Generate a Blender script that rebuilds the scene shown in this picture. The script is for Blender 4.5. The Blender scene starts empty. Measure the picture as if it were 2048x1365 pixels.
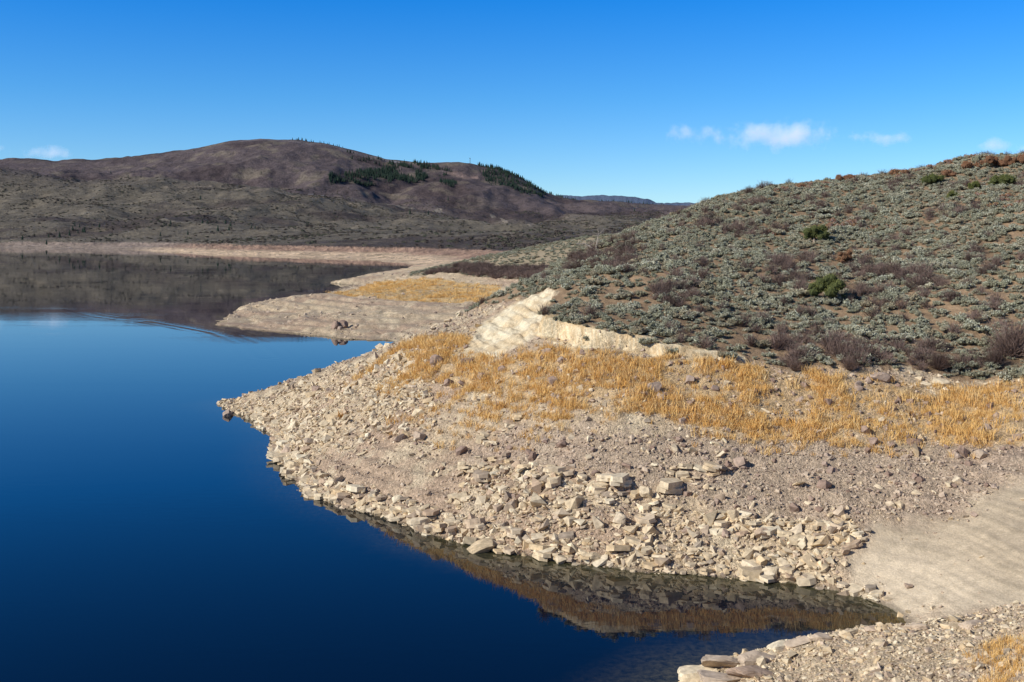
import bpy, bmesh, math, random, time
import numpy as np
from mathutils import Vector, noise as mnoise
T0=time.time()
rng=np.random.default_rng(7)
random.seed(7)
sc=bpy.context.scene
EYE=20.0; FU=2162.0
# ---------------------------------------------------------------- helpers
def S(u,v,D):
    """survey reading (horizontal, vertical, distance) -> world point"""
    return ((u-1024)/FU*D, D, EYE+(470-v)/FU*D)
def ss(t):
    t=np.clip(t,0,1); return t*t*(3-2*t)
_tab=[np.random.default_rng(100+i).random((256,256)) for i in range(4)]
def vnoise(x,y,k=0):
    t=_tab[k%4]; xi=np.floor(x).astype(np.int64); yi=np.floor(y).astype(np.int64)
    fx=x-xi; fy=y-yi; fx=fx*fx*(3-2*fx); fy=fy*fy*(3-2*fy)
    x0=xi&255; x1=(xi+1)&255; y0=yi&255; y1=(yi+1)&255
    return (t[x0,y0]*(1-fx)+t[x1,y0]*fx)*(1-fy)+(t[x0,y1]*(1-fx)+t[x1,y1]*fx)*fy
def fbm(x,y,o=4,k=0,g=.5):
    s=0;a=1;n=0
    for i in range(o):
        s=s+a*vnoise(x+i*17.3,y-i*9.1,k+i); n+=a; a*=g; x=x*2.03+y*.3; y=y*2.03-x*.15
    return s/n
def pip(x,y,poly):
    ins=np.zeros(x.shape,bool); n=len(poly)
    for i in range(n):
        x1,y1=poly[i][:2]; x2,y2=poly[(i+1)%n][:2]
        if y1==y2: continue
        c=((y1>y)!=(y2>y))&(x<(x2-x1)*(y-y1)/(y2-y1)+x1); ins^=c
    return ins
def dline(x,y,pts,closed=False):
    d=np.full(x.shape,1e18); n=len(pts)
    for i in range(n if closed else n-1):
        x1,y1=pts[i][:2]; x2,y2=pts[(i+1)%n][:2]
        ex,ey=x2-x1,y2-y1; l=ex*ex+ey*ey+1e-9
        t=np.clip(((x-x1)*ex+(y-y1)*ey)/l,0,1)
        d=np.minimum(d,(x-x1-t*ex)**2+(y-y1-t*ey)**2)
    return np.sqrt(d)
def soft(x,y,poly,w_):
    """soft membership of a zone, feathered over w_ metres with a ragged edge"""
    d=dline(x,y,poly,True); d=np.where(pip(x,y,poly),d,-d)+(fbm(x/2.5,y/2.5,4,2)-.5)*w_*1.6
    return ss(.5+d/w_)
# ---------------------------------------------------------------- shoreline (world metres)
shore=[(20.0,55.4),(20.0,58.0),(18.8,60.1),(16.5,61.8),(12.1,63.1),(8.2,64.1),(5.3,65.0),(1.7,66.7),(-.75,67.8),(-3,69.7),
(-5.5,72.1),(-9.3,76.5),(-11.8,78.9),(-15.5,83.2),(-18.1,87.9),(-20,94),(-21.9,99.4),(-23.7,108.1),(-27.4,115.3),(-33.4,125.3),
(-34.8,127.5),(-33.5,131),(-30,140),(-27,152),(-25,165),(-23,184),(-22,204),(-30.8,206),(-42.8,218),(-55.2,227.6),(-66,240),
(-75,304),(-69,340),(-63,366),(-65,432),(-77,455),(-73,554),(-57,576),(-60,640),(-66,720),(-90,790),(-141,940),(-220,1005),(-328,1138),(-434,1310),
(-560,1500),(-758,1640),(-1050,1700),(-1500,1550),(-1900,900),(-1500,-100),(-150,-60),(-60,5),(-25,22),(-10,33),(0,39.5),(4.5,43.5),(6.8,47.5),(8.5,49.5),
(11,50.8),(14,51.7),(17,52.5),(19.5,54)]
# ---------------------------------------------------------------- near terrain control points
C=[(x,y,0.0) for x,y in shore if y<760 and x>-150 and y>10]
sil=[(2048,318,170),(1930,322,172),(1850,340,176),(1750,352,178),(1600,374,180),(1500,394,182),(1400,413,178),(1330,438,165),(1250,469,148),
(1190,496,140),(1150,525,134),(1100,553,127),(1060,577,121),(1000,614,116),(965,643,113),(930,657,113),(850,670,114),(790,691,119),(740,711,126),(690,729,120),(600,768,120),(500,790,126)]
P=[(1900,1200,56.3),(1900,1100,61.6),(1900,1000,66.6),(1900,930,70.6),(1900,880,73.7),(1900,800,79.4),(1900,750,83.3),
(1700,1130,62.4),(1700,1050,65.7),(1700,950,70.5),(1700,870,74.8),(1700,800,79),(1700,750,82.2),
(1400,1100,65.2),(1400,1050,67.3),(1400,950,71.6),(1400,870,75.5),(1400,800,79.2),(1400,740,82.7),(1400,715,84.2),
(1180,1060,67.9),(1180,1000,70.7),(1180,900,75.3),(1180,800,80.7),(1180,720,85.6),(1180,700,87),
(1024,1000,72.9),(1024,900,78.5),(1024,800,85),(1000,715,93),(1085,650,97),(1110,580,108),(1050,640,102),(980,690,99),(940,680,104),
(850,760,95),(850,900,83.2),(850,1000,76.5),(850,700,102),(700,900,88.4),(700,800,99.5),(600,850,98),(640,820,102),
(2048,1230,52.6),(2048,1100,58.3),(2048,1000,64.4),(2048,900,70.4),(2048,760,80),(2048,700,86),(2048,600,98),(2048,500,115),(2048,400,140),
(1850,745,83.4),(1850,650,94),(1850,550,110),(1850,450,135),(1850,380,158),(1600,738,83.4),(1600,650,94),(1600,550,112),(1600,450,143),
(1400,640,93),(1400,550,110),(1400,470,138),(1250,698,87),(1250,620,97),(1250,540,113),(1150,640,96),(1150,580,107),
(2400,1230,47),(2400,1000,60),(2400,760,78),(2400,470,110),(2400,300,160),
(950,640,216),(900,610,250),(850,590,275),(850,575,300),(850,558,320),(950,600,260),(1000,590,262),(1040,570,280),(1000,565,295),(1000,540,315),(1000,512,345),
(1100,530,300),(1100,490,345),(1160,478,345),(900,545,325),(900,530,350),(815,550,350),(700,560,440),(760,552,480),(740,570,400),(800,560,400),
(700,590,330),(600,630,255),(600,592,305),(700,640,229),(700,600,275),(700,585,310),(520,630,262),
(2048,1240,48),(1900,1252,48.5),(1720,1262,49),(1560,1285,49.5),(1460,1315,49),(1400,1360,47),(2048,1365,38),(1800,1365,41),(1600,1365,44)]
C+=[S(*p) for p in sil+P]
C+=[(-8,150,7),(-5,190,6),(8,190,9),(25,230,11),(50,240,19),(90,250,27),(5,240,6),(90,215,31),(0,430,9),(40,430,14),(120,350,24),(-40,560,6),(0,700,9),(60,600,12),
(0,0,18.2),(10,0,18),(-10,0,17.5),(0,10,14),(10,20,10.5),(20,25,9),(0,25,6),(5,38,2.2),(30,0,18),(40,30,12),(40,50,7),(-20,10,9),(30,40,6.5),(0,-40,22),(60,-20,24),(150,100,34),(150,200,45)]
C=np.array(C); 
_u,_i=np.unique(C[:,:2].round(1),axis=0,return_index=True); C=C[_i]
def ker(r2): return r2*np.log(r2+1e-9)
sc_=100.0
cx,cy=C[:,0]/sc_,C[:,1]/sc_
n=len(C); K=ker((cx[:,None]-cx)**2+(cy[:,None]-cy)**2)+np.eye(n)*2e-4
A=np.zeros((n+3,n+3)); A[:n,:n]=K; A[:n,n]=1;A[:n,n+1]=cx;A[:n,n+2]=cy;A[n,:n]=1;A[n+1,:n]=cx;A[n+2,:n]=cy
W=np.linalg.solve(A,np.concatenate([C[:,2],[0,0,0]]))
def tps(x,y):
    x=x/sc_; y=y/sc_; z=W[n]+W[n+1]*x+W[n+2]*y
    for i in range(n): z=z+W[i]*ker((x-cx[i])**2+(y-cy[i])**2)
    return z
# ---------------------------------------------------------------- far terrain: height profiles on successive ridges
crest=[(-400,330),(0,322),(100,321),(250,312),(380,300),(450,286),(520,278),(600,280),(660,290),(720,305),(770,320),(850,328),(940,326),(1000,337),(1040,354),(1090,388),(1130,398),(1200,404),(1310,410),(1400,416),(1700,420),(2400,420)]
rings=[(700,[(-400,445),(1024,445),(2400,445)]),
(1100,[(-400,455),(500,452),(1024,455),(2400,450)]),
(1600,[(-400,455),(200,458),(600,465),(800,472),(1000,476),(1200,474),(1400,465),(2400,450)]),
(2200,[(-400,430),(0,432),(200,440),(400,440),(600,450),(800,458),(1000,462),(1200,458),(1400,450),(2400,440)]),
(3000,[(-400,335),(0,341),(100,348),(200,356),(350,370),(480,377),(600,390),(700,412),(800,424),(1000,444),(1200,445),(1400,438),(2400,430)]),
(3350,[(-400,352),(0,360),(200,375),(350,392),(480,398),(600,400),(700,408),(800,414),(1000,435),(1200,436),(1400,432),(2400,430)]),
(4000,[(-400,345),(0,345),(200,345),(400,335),(520,322),(660,338),(770,352),(850,354),(940,360),(1040,383),(1100,405),(1200,418),(1400,425),(2400,425)]),
(4600,crest),
(5400,[(u,v+28) for u,v in crest]),
(8000,[(-400,430),(1024,430),(1200,424),(2400,430)]),
(12500,[(-400,430),(1024,428),(1200,418),(2400,425)]),
(13600,[(-400,430),(1024,392),(1130,391),(1250,392),(1295,399),(1312,406),(1420,407),(1700,412),(2400,405)]),
(22000,[(-400,430),(2400,430)])]
RD=np.array([r[0] for r in rings],float)
def ring(x,y):
    r=np.hypot(x,y); D=np.maximum(y,r*.6); s=np.clip(x/D,-.66,.64)*FU+1024
    D=np.clip(D,700,22000)
    s=s+60*(fbm(x/600,y/600,3,2)-.5)*ss((D-1500)/1000)*ss((4500-D)/300)
    Z=np.array([EYE+(470-np.interp(s,[p[0] for p in L],[p[1] for p in L]))/FU*d for d,L in rings])
    k=np.clip(np.searchsorted(RD,D)-1,0,len(RD)-2); t=(D-RD[k])/(RD[k+1]-RD[k])
    t=t*.35+ss(t)*.65
    idx=np.arange(len(x)); return Z[k,idx]*(1-t)+Z[k+1,idx]*t
def near_base(x,y): return tps(x,y)
def hits(L,fn=near_base,d0=34,d1=420,step=.25):
    out=[]; D=np.arange(d0,d1,step)
    for u,v in L:
        x=(u-1024)/FU*D; z=EYE+(470-v)/FU*D; h=fn(x,D)
        k=np.nonzero(z<h)[0]; k=k[0] if len(k) else np.argmin(z-h)
        out.append((float(x[k]),float(D[k]),float(h[k])))
    return out
cut=hits([(1470,724),(1400,716),(1330,709),(1250,700),(1180,692),(1130,680),(1085,662)])
hillbase=hits([(2300,778),(2048,762),(1850,746),(1700,746),(1600,738),(1500,726)])+cut
hillside=hits([(1088,640),(1108,590),(1085,582),(1060,592)])
hill_poly=hillbase+hillside+[(-6,128),(-4,150),(4,175),(15,200),(60,260),(160,270),(170,70)]
sage2_poly=[(-33,340),(-19,325),(-3,300),(6,285),(30,262),(70,280),(70,450),(-10,450),(-32,370)]
white_poly=hits([(930,704),(985,722),(1040,700),(1085,670),(1086,640),(1104,594),(1085,580),(1055,593),(1005,618),(968,645)])
grass_poly=hits([(2400,905),(2048,890),(1850,882),(1600,872),(1450,862),(1300,835),(1150,820),(1000,797),(900,775),(840,745),(760,714),(800,696),(850,678),(925,672),(940,704),(990,728),(1090,704),(1200,707),(1300,716),(1470,730),(1700,752),(2048,770),(2400,782)])
grass2_poly=hits([(655,588),(740,566),(800,562),(1000,572),(1060,568),(1040,588),(950,604),(800,600),(700,592)])
silt_poly=hits([(1735,1075),(1800,1045),(1900,1015),(2048,955),(2400,940),(2400,1240),(2048,1238),(1900,1245),(1790,1235),(1690,1180)])
rockA_poly=hits([(1010,1105),(930,1085),(870,1050),(940,940),(1050,935),(1200,975),(1330,1010),(1480,1035),(1700,1045),(1728,1090),(1650,1162),(1440,1150),(1200,1130)])
rockB_poly=hits([(450,812),(600,772),(700,732),(780,704),(850,770),(890,815),(870,870),(780,880),(690,900),(590,950),(555,880)])
gravel_poly=hits([(1250,870),(1600,880),(2048,895),(2300,900),(2300,950),(2048,965),(1880,1035),(1730,1050),(1480,1030),(1200,965),(900,905),(1050,860)])
ledges=[hits(L) for L in ([(960,935),(1060,945),(1200,985),(1330,1005)],[(1450,1050),(1580,1068),(1720,1078)],[(700,1005),(860,1045),(930,1070)],[(1020,1085),(1200,1110),(1400,1130)],[(980,870),(1030,855)],[(1330,945),(1420,960)])]
def lake_d(x,y):
    d=dline(x,y,shore,True); ins=pip(x,y,shore); d=np.where(ins,-d,d)
    r=np.hypot(x,y)
    d=d+(fbm(x/3,y/3,3,1)-.5)*np.interp(r,[40,60,130,250,1500],[.6,1.0,1.8,4,25])
    d=d+(fbm(x/60,y/60,3,2)-.5)*np.interp(r,[300,700,1500],[0,15,60])
    return d
def bench(b0,x,y):
    q=b0+.22*fbm(x/7,y/7,3,1)
    return q,.030*np.sin(q*13)*(.4+1.2*fbm(x/5,y/5,2,3))+.014*np.sin(q*31+1)
def H(x,y,full=False):
    x=np.asarray(x,float); y=np.asarray(y,float)
    r=np.hypot(x,y); d=lake_d(x,y); z=np.zeros(x.shape)
    w=ss((r-460)/200); nm=w<1; fm=w>0
    zn=np.zeros(x.shape); zf=np.zeros(x.shape)
    if nm.any():
        xx,yy=x[nm],y[nm]; b=tps(xx,yy)
        dc=dline(xx,yy,cut); near=dc<14
        if near.any():
            hill=pip(xx,yy,hill_poly)
            sd=np.where(hill,dc,-dc)+(fbm(xx/1.2,yy/1.2,3,3)-.5)*1.1
            amp=.95*ss((18-xx)/12)+.3
            b=b+np.where(near,amp*ss((sd+.2)/.4)*np.exp(-np.maximum(sd,0)/4),0)
        hm=pip(xx,yy,hill_poly)|pip(xx,yy,sage2_poly); sm=soft(xx,yy,silt_poly,2.5); b0=b
        b=b+(fbm(xx/9,yy/9,4,1)-.5)*np.where(hm,1.3,.7-.45*sm)+(fbm(xx/1.6,yy/1.6,3,2)-.5)*(.42-.34*sm)
        wp=soft(xx,yy,white_poly,1.6); sb=b+.25*fbm(xx/3,yy/3,2,0)
        b=b+wp*(-np.abs(fbm(xx/1.0+yy/5,yy/8,4,3)-.5)*1.2+.12+.08*np.sin(sb*7)+.045*np.sin(sb*17))
        ter=(sm*bench(b0,xx,yy)[1]+(1-sm)*.10*np.sin(b*9+2*fbm(xx/8,yy/8,2,0)))*(b<9)*(~hm)
        zn[nm]=b+ter*ss(r[nm]/60)*np.interp(r[nm],[0,150,250],[1,1,2.2])
    if fm.any():
        xx,yy,dd,rr=x[fm],y[fm],d[fm],r[fm]
        f=ring(xx,yy)
        g=1-np.abs(fbm(xx/420,yy/700,5,0,.55)*2-1)*2.2
        amp=np.interp(rr,[600,1200,2000,3000,3900,4450,4650,5200,9000,13000],[1,4,16,30,40,18,6,20,20,25])
        f=f+(g-.55)*amp+(fbm(xx/110,yy/110,4,2)-.5)*np.interp(rr,[700,2000,4000],[3,16,24])*np.interp(rr,[4300,4600,5000],[1,.35,1])
        hb=np.interp(rr,[700,1100,1700],[6.5,8,7])
        zf[fm]=hb*(.35*ss(dd/40)+.65*ss((dd-40)/40))+(f-hb)*ss(dd/380)*(f>hb)+.5*(fbm(xx/40,yy/40,3,1)-.5)
    z=zn*(1-w)+zf*w
    lo=.03+.03*np.clip(d,0,3); hi=.02+np.interp(r,[0,200,800],[.95,.6,.5])*np.maximum(d,0)
    land=np.minimum(np.maximum(z,lo),np.maximum(hi,.03))
    wat=-.05-np.minimum(.4*np.abs(d),6)
    z=np.where(d>0,land,wat)
    return (z,d) if full else z
# ---------------------------------------------------------------- shader helpers
def mat(name):
    m=bpy.data.materials.new(name); m.use_nodes=True; nt=m.node_tree
    b=nt.nodes['Principled BSDF']; b.inputs['Roughness'].default_value=.9
    b.inputs['Specular IOR Level'].default_value=.15
    return m,nt,b
def mathn(nt,op,a,b=None,clamp=False,c=None):
    nd=nt.nodes.new('ShaderNodeMath'); nd.operation=op; nd.use_clamp=clamp
    for i,v in enumerate((a,b,c)):
        if v is None: continue
        if isinstance(v,(int,float)): nd.inputs[i].default_value=v
        else: nt.links.new(v,nd.inputs[i])
    return nd.outputs[0]
def mixc(nt,f,a,b,mode='MIX'):
    nd=nt.nodes.new('ShaderNodeMix'); nd.data_type='RGBA'; nd.blend_type=mode
    for s,v in ((nd.inputs[0],f),(nd.inputs[6],a),(nd.inputs[7],b)):
        if isinstance(v,(int,float)): s.default_value=v
        elif isinstance(v,tuple): s.default_value=(*v,1) if len(v)==3 else v
        else: nt.links.new(v,s)
    return nd.outputs[2]
def noisen(nt,vec,scale,detail=4,rough=.6):
    nd=nt.nodes.new('ShaderNodeTexNoise'); nd.inputs['Scale'].default_value=scale; nd.inputs['Detail'].default_value=detail; nd.inputs['Roughness'].default_value=rough
    nt.links.new(vec,nd.inputs['Vector']); return nd.outputs[0]
def ramp(nt,f,stops):
    nd=nt.nodes.new('ShaderNodeValToRGB'); cr=nd.color_ramp
    while len(cr.elements)<len(stops): cr.elements.new(.5)
    for e,(p,c) in zip(cr.elements,stops):
        e.position=p; e.color=(*c,1) if len(c)==3 else c
    nt.links.new(f,nd.inputs[0]); return nd.outputs[0]
def grey3(nt,v):
    c=nt.nodes.new('ShaderNodeCombineColor'); [nt.links.new(v,c.inputs[i]) for i in range(3)]; return c.outputs[0]
def bump(nt,b,h,strength,dist):
    nd=nt.nodes.new('ShaderNodeBump'); nd.inputs['Distance'].default_value=dist
    if isinstance(strength,(int,float)): nd.inputs['Strength'].default_value=strength
    else: nt.links.new(strength,nd.inputs['Strength'])
    nt.links.new(h,nd.inputs['Height']); nt.links.new(nd.outputs[0],b.inputs['Normal'])
def pos(nt): return nt.nodes.new('ShaderNodeNewGeometry').outputs['Position']
def instmat(name,stops,noise_scale=None,amt=.5,rough=.9,var=(.7,1.25)):
    m,nt,b=mat(name); oi=nt.nodes.new('ShaderNodeObjectInfo').outputs['Random']
    p=pos(nt); c=ramp(nt,oi,stops)
    if noise_scale:
        nz=noisen(nt,p,noise_scale,5); v=ramp(nt,nz,[(.3,(var[0],)*3),(.7,(var[1],)*3)]); c=mixc(nt,1.0,c,v,'MULTIPLY')
    nt.links.new(c,b.inputs['Base Color']); b.inputs['Roughness'].default_value=rough
    return m,nt,b
farfn=lambda x,y:H(x,y)
def farhits(L,d0=2600,d1=5000): return hits(L,farfn,d0,d1,6)
# ---------------------------------------------------------------- terrain mesh
ang=np.radians(np.concatenate([np.arange(-180,-38,4.),np.linspace(-38,38,1050),np.arange(42,180,4.)]))
rad=np.concatenate([np.geomspace(1.5,30,60)[:-1],np.geomspace(30,320,680)[:-1],np.geomspace(320,5000,600)[:-1],np.geomspace(5000,22000,70)])
AA,RR=np.meshgrid(ang,rad); X=(np.sin(AA)*RR).ravel(); Y=(np.cos(AA)*RR).ravel()
Z,Dl=H(X,Y,True)
print('terrain heights',round(time.time()-T0,1),len(X))
nA,nR=len(ang),len(rad)
col=np.zeros((len(X),4)); col[:,3]=0
r=np.hypot(X,Y)
f1=fbm(X/2.2,Y/2.2,4,0); f2=fbm(X/12,Y/12,4,1); f3=fbm(X/.8,Y/.8,3,2)
def lerp(a,b,t): return a+(b-a)*t[:,None]
cc=np.tile(np.array([.50,.39,.255]),(len(X),1))
cc=lerp(cc,np.array([.41,.30,.205]),ss((f2-.4)*4))
cc=lerp(cc,np.array([.60,.50,.335]),ss((f1-.52)*5)*.6)
nr=r<800; xx,yy=X[nr],Y[nr]; NI=np.nonzero(nr)[0]
def setz(poly,c,amt=1.,jit=2.5):
    m=pip(xx+(f1[nr]-.5)*jit,yy+(f3[nr]-.5)*jit,poly); idx=NI[m]
    cc[idx]=cc[idx]*(1-amt)+np.array(c)*amt; return idx
setz(gravel_poly,(.39,.30,.22),.6,5)
i=setz(grass_poly,(.50,.35,.18),.75,4)
i=setz(grass2_poly,(.50,.34,.15),.8)
sw=soft(xx,yy,silt_poly,3.2); k=sw>0; i=NI[k]; zb,_=bench(tps(X[i],Y[i]),X[i],Y[i])
sc_c=np.tile(np.array([.57,.47,.33]),(len(i),1)); sc_c=lerp(sc_c,np.array([.41,.325,.215]),ss((f2[i]-.46)*6)*.5*ss((zb-1.2)/1.5))
ln_=np.sin(zb*13+.5)*.6+np.sin(zb*31+1)*.5; sc_c*=(1-.17*ss((ln_-.1)*1.6)*ss((fbm(X[i]/4,Y[i]/4,3,1)-.32)*5))[:,None]*(.88+.24*f1[i])[:,None]
cc[i]=lerp(cc[i],sc_c,sw[k]); col[i,3]=.85*sw[k]
i=setz(hill_poly,(.29,.20,.12)); cc[i]*=(.75+.5*f2[i])[:,None]; col[i,3]=.5
i=setz(sage2_poly,(.32,.26,.17)); col[i,3]=.5
wm=soft(xx,yy,white_poly,1.8)*(~pip(xx,yy,hill_poly)); k=wm>0; i=NI[k]
st=np.sin(Z[i]*9+2*f2[i])*.5+.5; wc=lerp(np.tile(np.array([.72,.63,.44]),(len(i),1)),np.array([.56,.42,.24]),ss((f1[i]-.43)*4)*.55+.3*st)*(.78+.36*f3[i])[:,None]
cc[i]=lerp(cc[i],wc,wm[k]); col[i,3]=np.maximum(col[i,3],.6*wm[k])
dc=dline(xx,yy,cut)
m=(dc<.5+.9*f1[nr])&(xx<22)&(f2[nr]+xx/80<.84); k=NI[m]; st=np.sin(Z[k]*14)*.5+.5; cc[k]=lerp(np.tile([.58,.42,.23],(len(k),1)),np.array([.72,.60,.39]),st)*(.6+.6*f3[k])[:,None]
lev=np.sin(Z*17+3*f2)*.5+np.sin(Z*41+5*f2)*.5
beach=(Z<9)&(col[:,3]<.3); cc[beach]*=(1+.08*lev[beach])[:,None]
wet=ss((.22-Z)/.18); cc*=(1-.5*wet)[:,None]
uw=Z<0; cc[uw]=np.array([.10,.095,.06])*np.exp(Z[uw]*.9)[:,None]
far=ss((r-520)/150)
g1=fbm(X/260,Y/260,5,3); g2=fbm(X/55,Y/55,4,0); g3=fbm(X/900,Y/900,3,1)
fc=lerp(np.tile(np.array([.150,.130,.097]),(len(X),1)),np.array([.110,.085,.086]),ss((r-2900)/700)*.9)  # mountain's own brown plus a purplish distance-haze tint painted in
fc=lerp(fc,np.array([.060,.044,.043]),ss((g1-.49)*7)*.7)
fc=lerp(fc,np.array([.22,.185,.13]),ss((g2-.55)*7)*ss((g3-.3)*3)*.55)
fc=lerp(fc,np.array([.11,.15,.22]),ss((r-5200)/5000)*.9)  # aerial haze painted into the ground colour, bluer with distance
fm0=(r>1500)&(r<5000); xf,yf=X[fm0],Y[fm0]; ff=np.nonzero(fm0)[0]
def fline(L,w_,c,d0=1500,d1=4300,thr=0):
    q=farhits(L,d0,d1); m=(dline(xf,yf,q)<w_*(.4+1.2*g2[ff]))&(g1[ff]>thr); cc_=ff[m]; fc[cc_]=np.array(c)
fline([(330,374),(420,374),(500,380),(570,388),(640,397),(700,408)],9,(.23,.19,.14))
fline([(780,410),(830,418),(880,420)],10,(.26,.22,.17)); fline([(985,432),(1005,438),(1012,446),(1060,450)],7,(.26,.22,.17)); fline([(150,430),(250,440),(330,442),(420,448)],7,(.22,.19,.14))
fline([(900,345),(935,355),(985,358),(1020,368)],24,(.20,.145,.125),2600,4700,.42)
fline([(775,322),(820,326),(845,332),(880,338),(900,346)],7,(.36,.35,.37),3000,4700,.50)
fline([(500,281),(600,284),(680,298),(760,318)],40,(.16,.135,.13),3500,4700,.45)
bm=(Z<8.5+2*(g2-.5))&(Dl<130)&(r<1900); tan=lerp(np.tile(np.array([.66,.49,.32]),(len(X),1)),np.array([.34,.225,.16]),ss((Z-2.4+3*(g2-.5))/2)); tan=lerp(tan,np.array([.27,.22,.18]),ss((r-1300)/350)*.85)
fc=np.where(bm[:,None],tan*(.9+.3*g2)[:,None],fc); fc[uw]=.03
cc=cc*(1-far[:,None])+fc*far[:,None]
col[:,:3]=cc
def grid_mesh(name,i0,i1,m):
    sub=np.arange(i0*nA,(i1+1)*nA); co=np.stack([X[sub],Y[sub],Z[sub]],1).astype(np.float32)
    rows=i1-i0; a=np.arange(rows)[:,None]*nA; b=np.arange(nA)[None,:]; b2=(b+1)%nA
    q=np.stack([a+b,a+b2,a+nA+b2,a+nA+b],-1).reshape(-1,4)[:, ::-1]
    me=bpy.data.meshes.new(name); me.vertices.add(len(co)); me.vertices.foreach_set('co',co.ravel())
    me.loops.add(q.size); me.loops.foreach_set('vertex_index',q.ravel().astype(np.int32))
    me.polygons.add(len(q)); me.polygons.foreach_set('loop_start',(np.arange(len(q))*4).astype(np.int32))
    me.polygons.foreach_set('use_smooth',np.ones(len(q),bool))
    at=me.color_attributes.new('zone','FLOAT_COLOR','POINT'); at.data.foreach_set('color',col[sub].astype(np.float32).ravel())
    me.update(calc_edges=True); me.validate()
    o=bpy.data.objects.new(name,me); sc.collection.objects.link(o); me.materials.append(m); return o
gm,nt,b=mat('shore_ground'); at=nt.nodes.new('ShaderNodeAttribute'); at.attribute_name='zone'; p=pos(nt)
v=nt.nodes.new('ShaderNodeTexVoronoi'); v.inputs['Scale'].default_value=5.5; nt.links.new(p,v.inputs['Vector'])
v2=nt.nodes.new('ShaderNodeTexVoronoi'); v2.inputs['Scale'].default_value=13; nt.links.new(p,v2.inputs['Vector'])
nz=noisen(nt,p,1.3,8,.65); nz2=noisen(nt,p,9,5,.7)
rocky=mathn(nt,'SUBTRACT',1.0,at.outputs['Alpha'],True)
sep=nt.nodes.new('ShaderNodeSeparateColor'); nt.links.new(v.outputs['Color'],sep.inputs[0])
sep2=nt.nodes.new('ShaderNodeSeparateColor'); nt.links.new(v2.outputs['Color'],sep2.inputs[0])
cell=mathn(nt,'MULTIPLY_ADD',mathn(nt,'MULTIPLY',mathn(nt,'SUBTRACT',sep.outputs[0],.5),.5),rocky,c=1.0)
cell2=mathn(nt,'MULTIPLY_ADD',mathn(nt,'MULTIPLY',mathn(nt,'SUBTRACT',sep2.outputs[0],.5),.45),rocky,c=1.0)
n1=mathn(nt,'MULTIPLY_ADD',nz,.9,c=.55); n2=mathn(nt,'MULTIPLY_ADD',nz2,.8,c=.6)
tot=mathn(nt,'MULTIPLY',mathn(nt,'MULTIPLY',cell,cell2),mathn(nt,'MULTIPLY',n1,n2))
nt.links.new(mixc(nt,1.0,at.outputs['Color'],grey3(nt,tot),'MULTIPLY'),b.inputs['Base Color'])
hh=mathn(nt,'ADD',mathn(nt,'MULTIPLY',v.outputs['Distance'],-.5),mathn(nt,'ADD',nz2,mathn(nt,'MULTIPLY',v2.outputs['Distance'],-.4)))
bump(nt,b,hh,mathn(nt,'MULTIPLY_ADD',rocky,.65,c=.25),.12)
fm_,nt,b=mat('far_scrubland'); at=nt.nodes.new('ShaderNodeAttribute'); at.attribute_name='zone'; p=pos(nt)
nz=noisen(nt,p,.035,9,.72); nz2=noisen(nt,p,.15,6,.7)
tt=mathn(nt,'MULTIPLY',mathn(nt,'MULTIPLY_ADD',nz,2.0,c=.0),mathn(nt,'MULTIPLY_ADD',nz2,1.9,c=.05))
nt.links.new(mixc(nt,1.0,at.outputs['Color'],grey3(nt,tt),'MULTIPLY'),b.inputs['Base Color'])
bump(nt,b,nz,.8,16)
isp=int(np.searchsorted(rad,620))
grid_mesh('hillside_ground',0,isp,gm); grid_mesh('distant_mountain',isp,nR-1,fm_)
print('terrain mesh',round(time.time()-T0,1))
# ---------------------------------------------------------------- lake
gx=np.concatenate([[-6000,-2000,-600,-200],np.arange(-150,32,1.3),[60,400,3000]]); gy=np.concatenate([[-3000,-200,0,20],np.arange(35,330,1.3),[400,700,2600]])
LX,LY=np.meshgrid(gx,gy); lx,ly=LX.ravel(),LY.ravel(); dd=lake_d(lx,ly)
wakeL=[(-150,300),(-120,294),(-103,268),(-92,256),(-83,252),(-72,238),(-60,222),(-47.6,198),(-40,176)]
wd=np.minimum(dline(lx,ly,wakeL),dline(lx,ly,[(-150,262),(-110,258),(-92,256)])+1.5)
me=bpy.data.meshes.new('lake'); nx=len(gx); ny=len(gy)
qa=np.arange(ny-1)[:,None]*nx+np.arange(nx-1)[None,:]; q=np.stack([qa,qa+1,qa+nx+1,qa+nx],-1).reshape(-1,4)
me.vertices.add(len(lx)); me.vertices.foreach_set('co',np.stack([lx,ly,0*lx],1).astype(np.float32).ravel())
me.loops.add(q.size); me.loops.foreach_set('vertex_index',q.ravel().astype(np.int32)); me.polygons.add(len(q)); me.polygons.foreach_set('loop_start',(np.arange(len(q))*4).astype(np.int32))
inlet=ss((lx+22)/16)*ss((75-ly)/6)
a=me.attributes.new('shallow','FLOAT','POINT'); a.data.foreach_set('value',(np.clip(1+dd/5,0,1)**1.4*(.35+.65*inlet)).astype(np.float32))
a=me.attributes.new('wake','FLOAT','POINT'); a.data.foreach_set('value',np.minimum(wd,60).astype(np.float32))
me.update(calc_edges=True)
lake=bpy.data.objects.new('lake',me); sc.collection.objects.link(lake)
m,nt,b=mat('lake_water'); b.inputs['Roughness'].default_value=.015; b.inputs['IOR'].default_value=1.333; b.inputs['Specular IOR Level'].default_value=.5
p=pos(nt); sh=nt.nodes.new('ShaderNodeAttribute'); sh.attribute_name='shallow'; wk=nt.nodes.new('ShaderNodeAttribute'); wk.attribute_name='wake'
bed=ramp(nt,noisen(nt,p,2.6,5,.7),[(.38,(.020,.021,.009)),(.62,(.10,.09,.045))])
nt.links.new(mixc(nt,sh.outputs['Fac'],(.0006,.0045,.014),bed),b.inputs['Base Color'])
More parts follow.
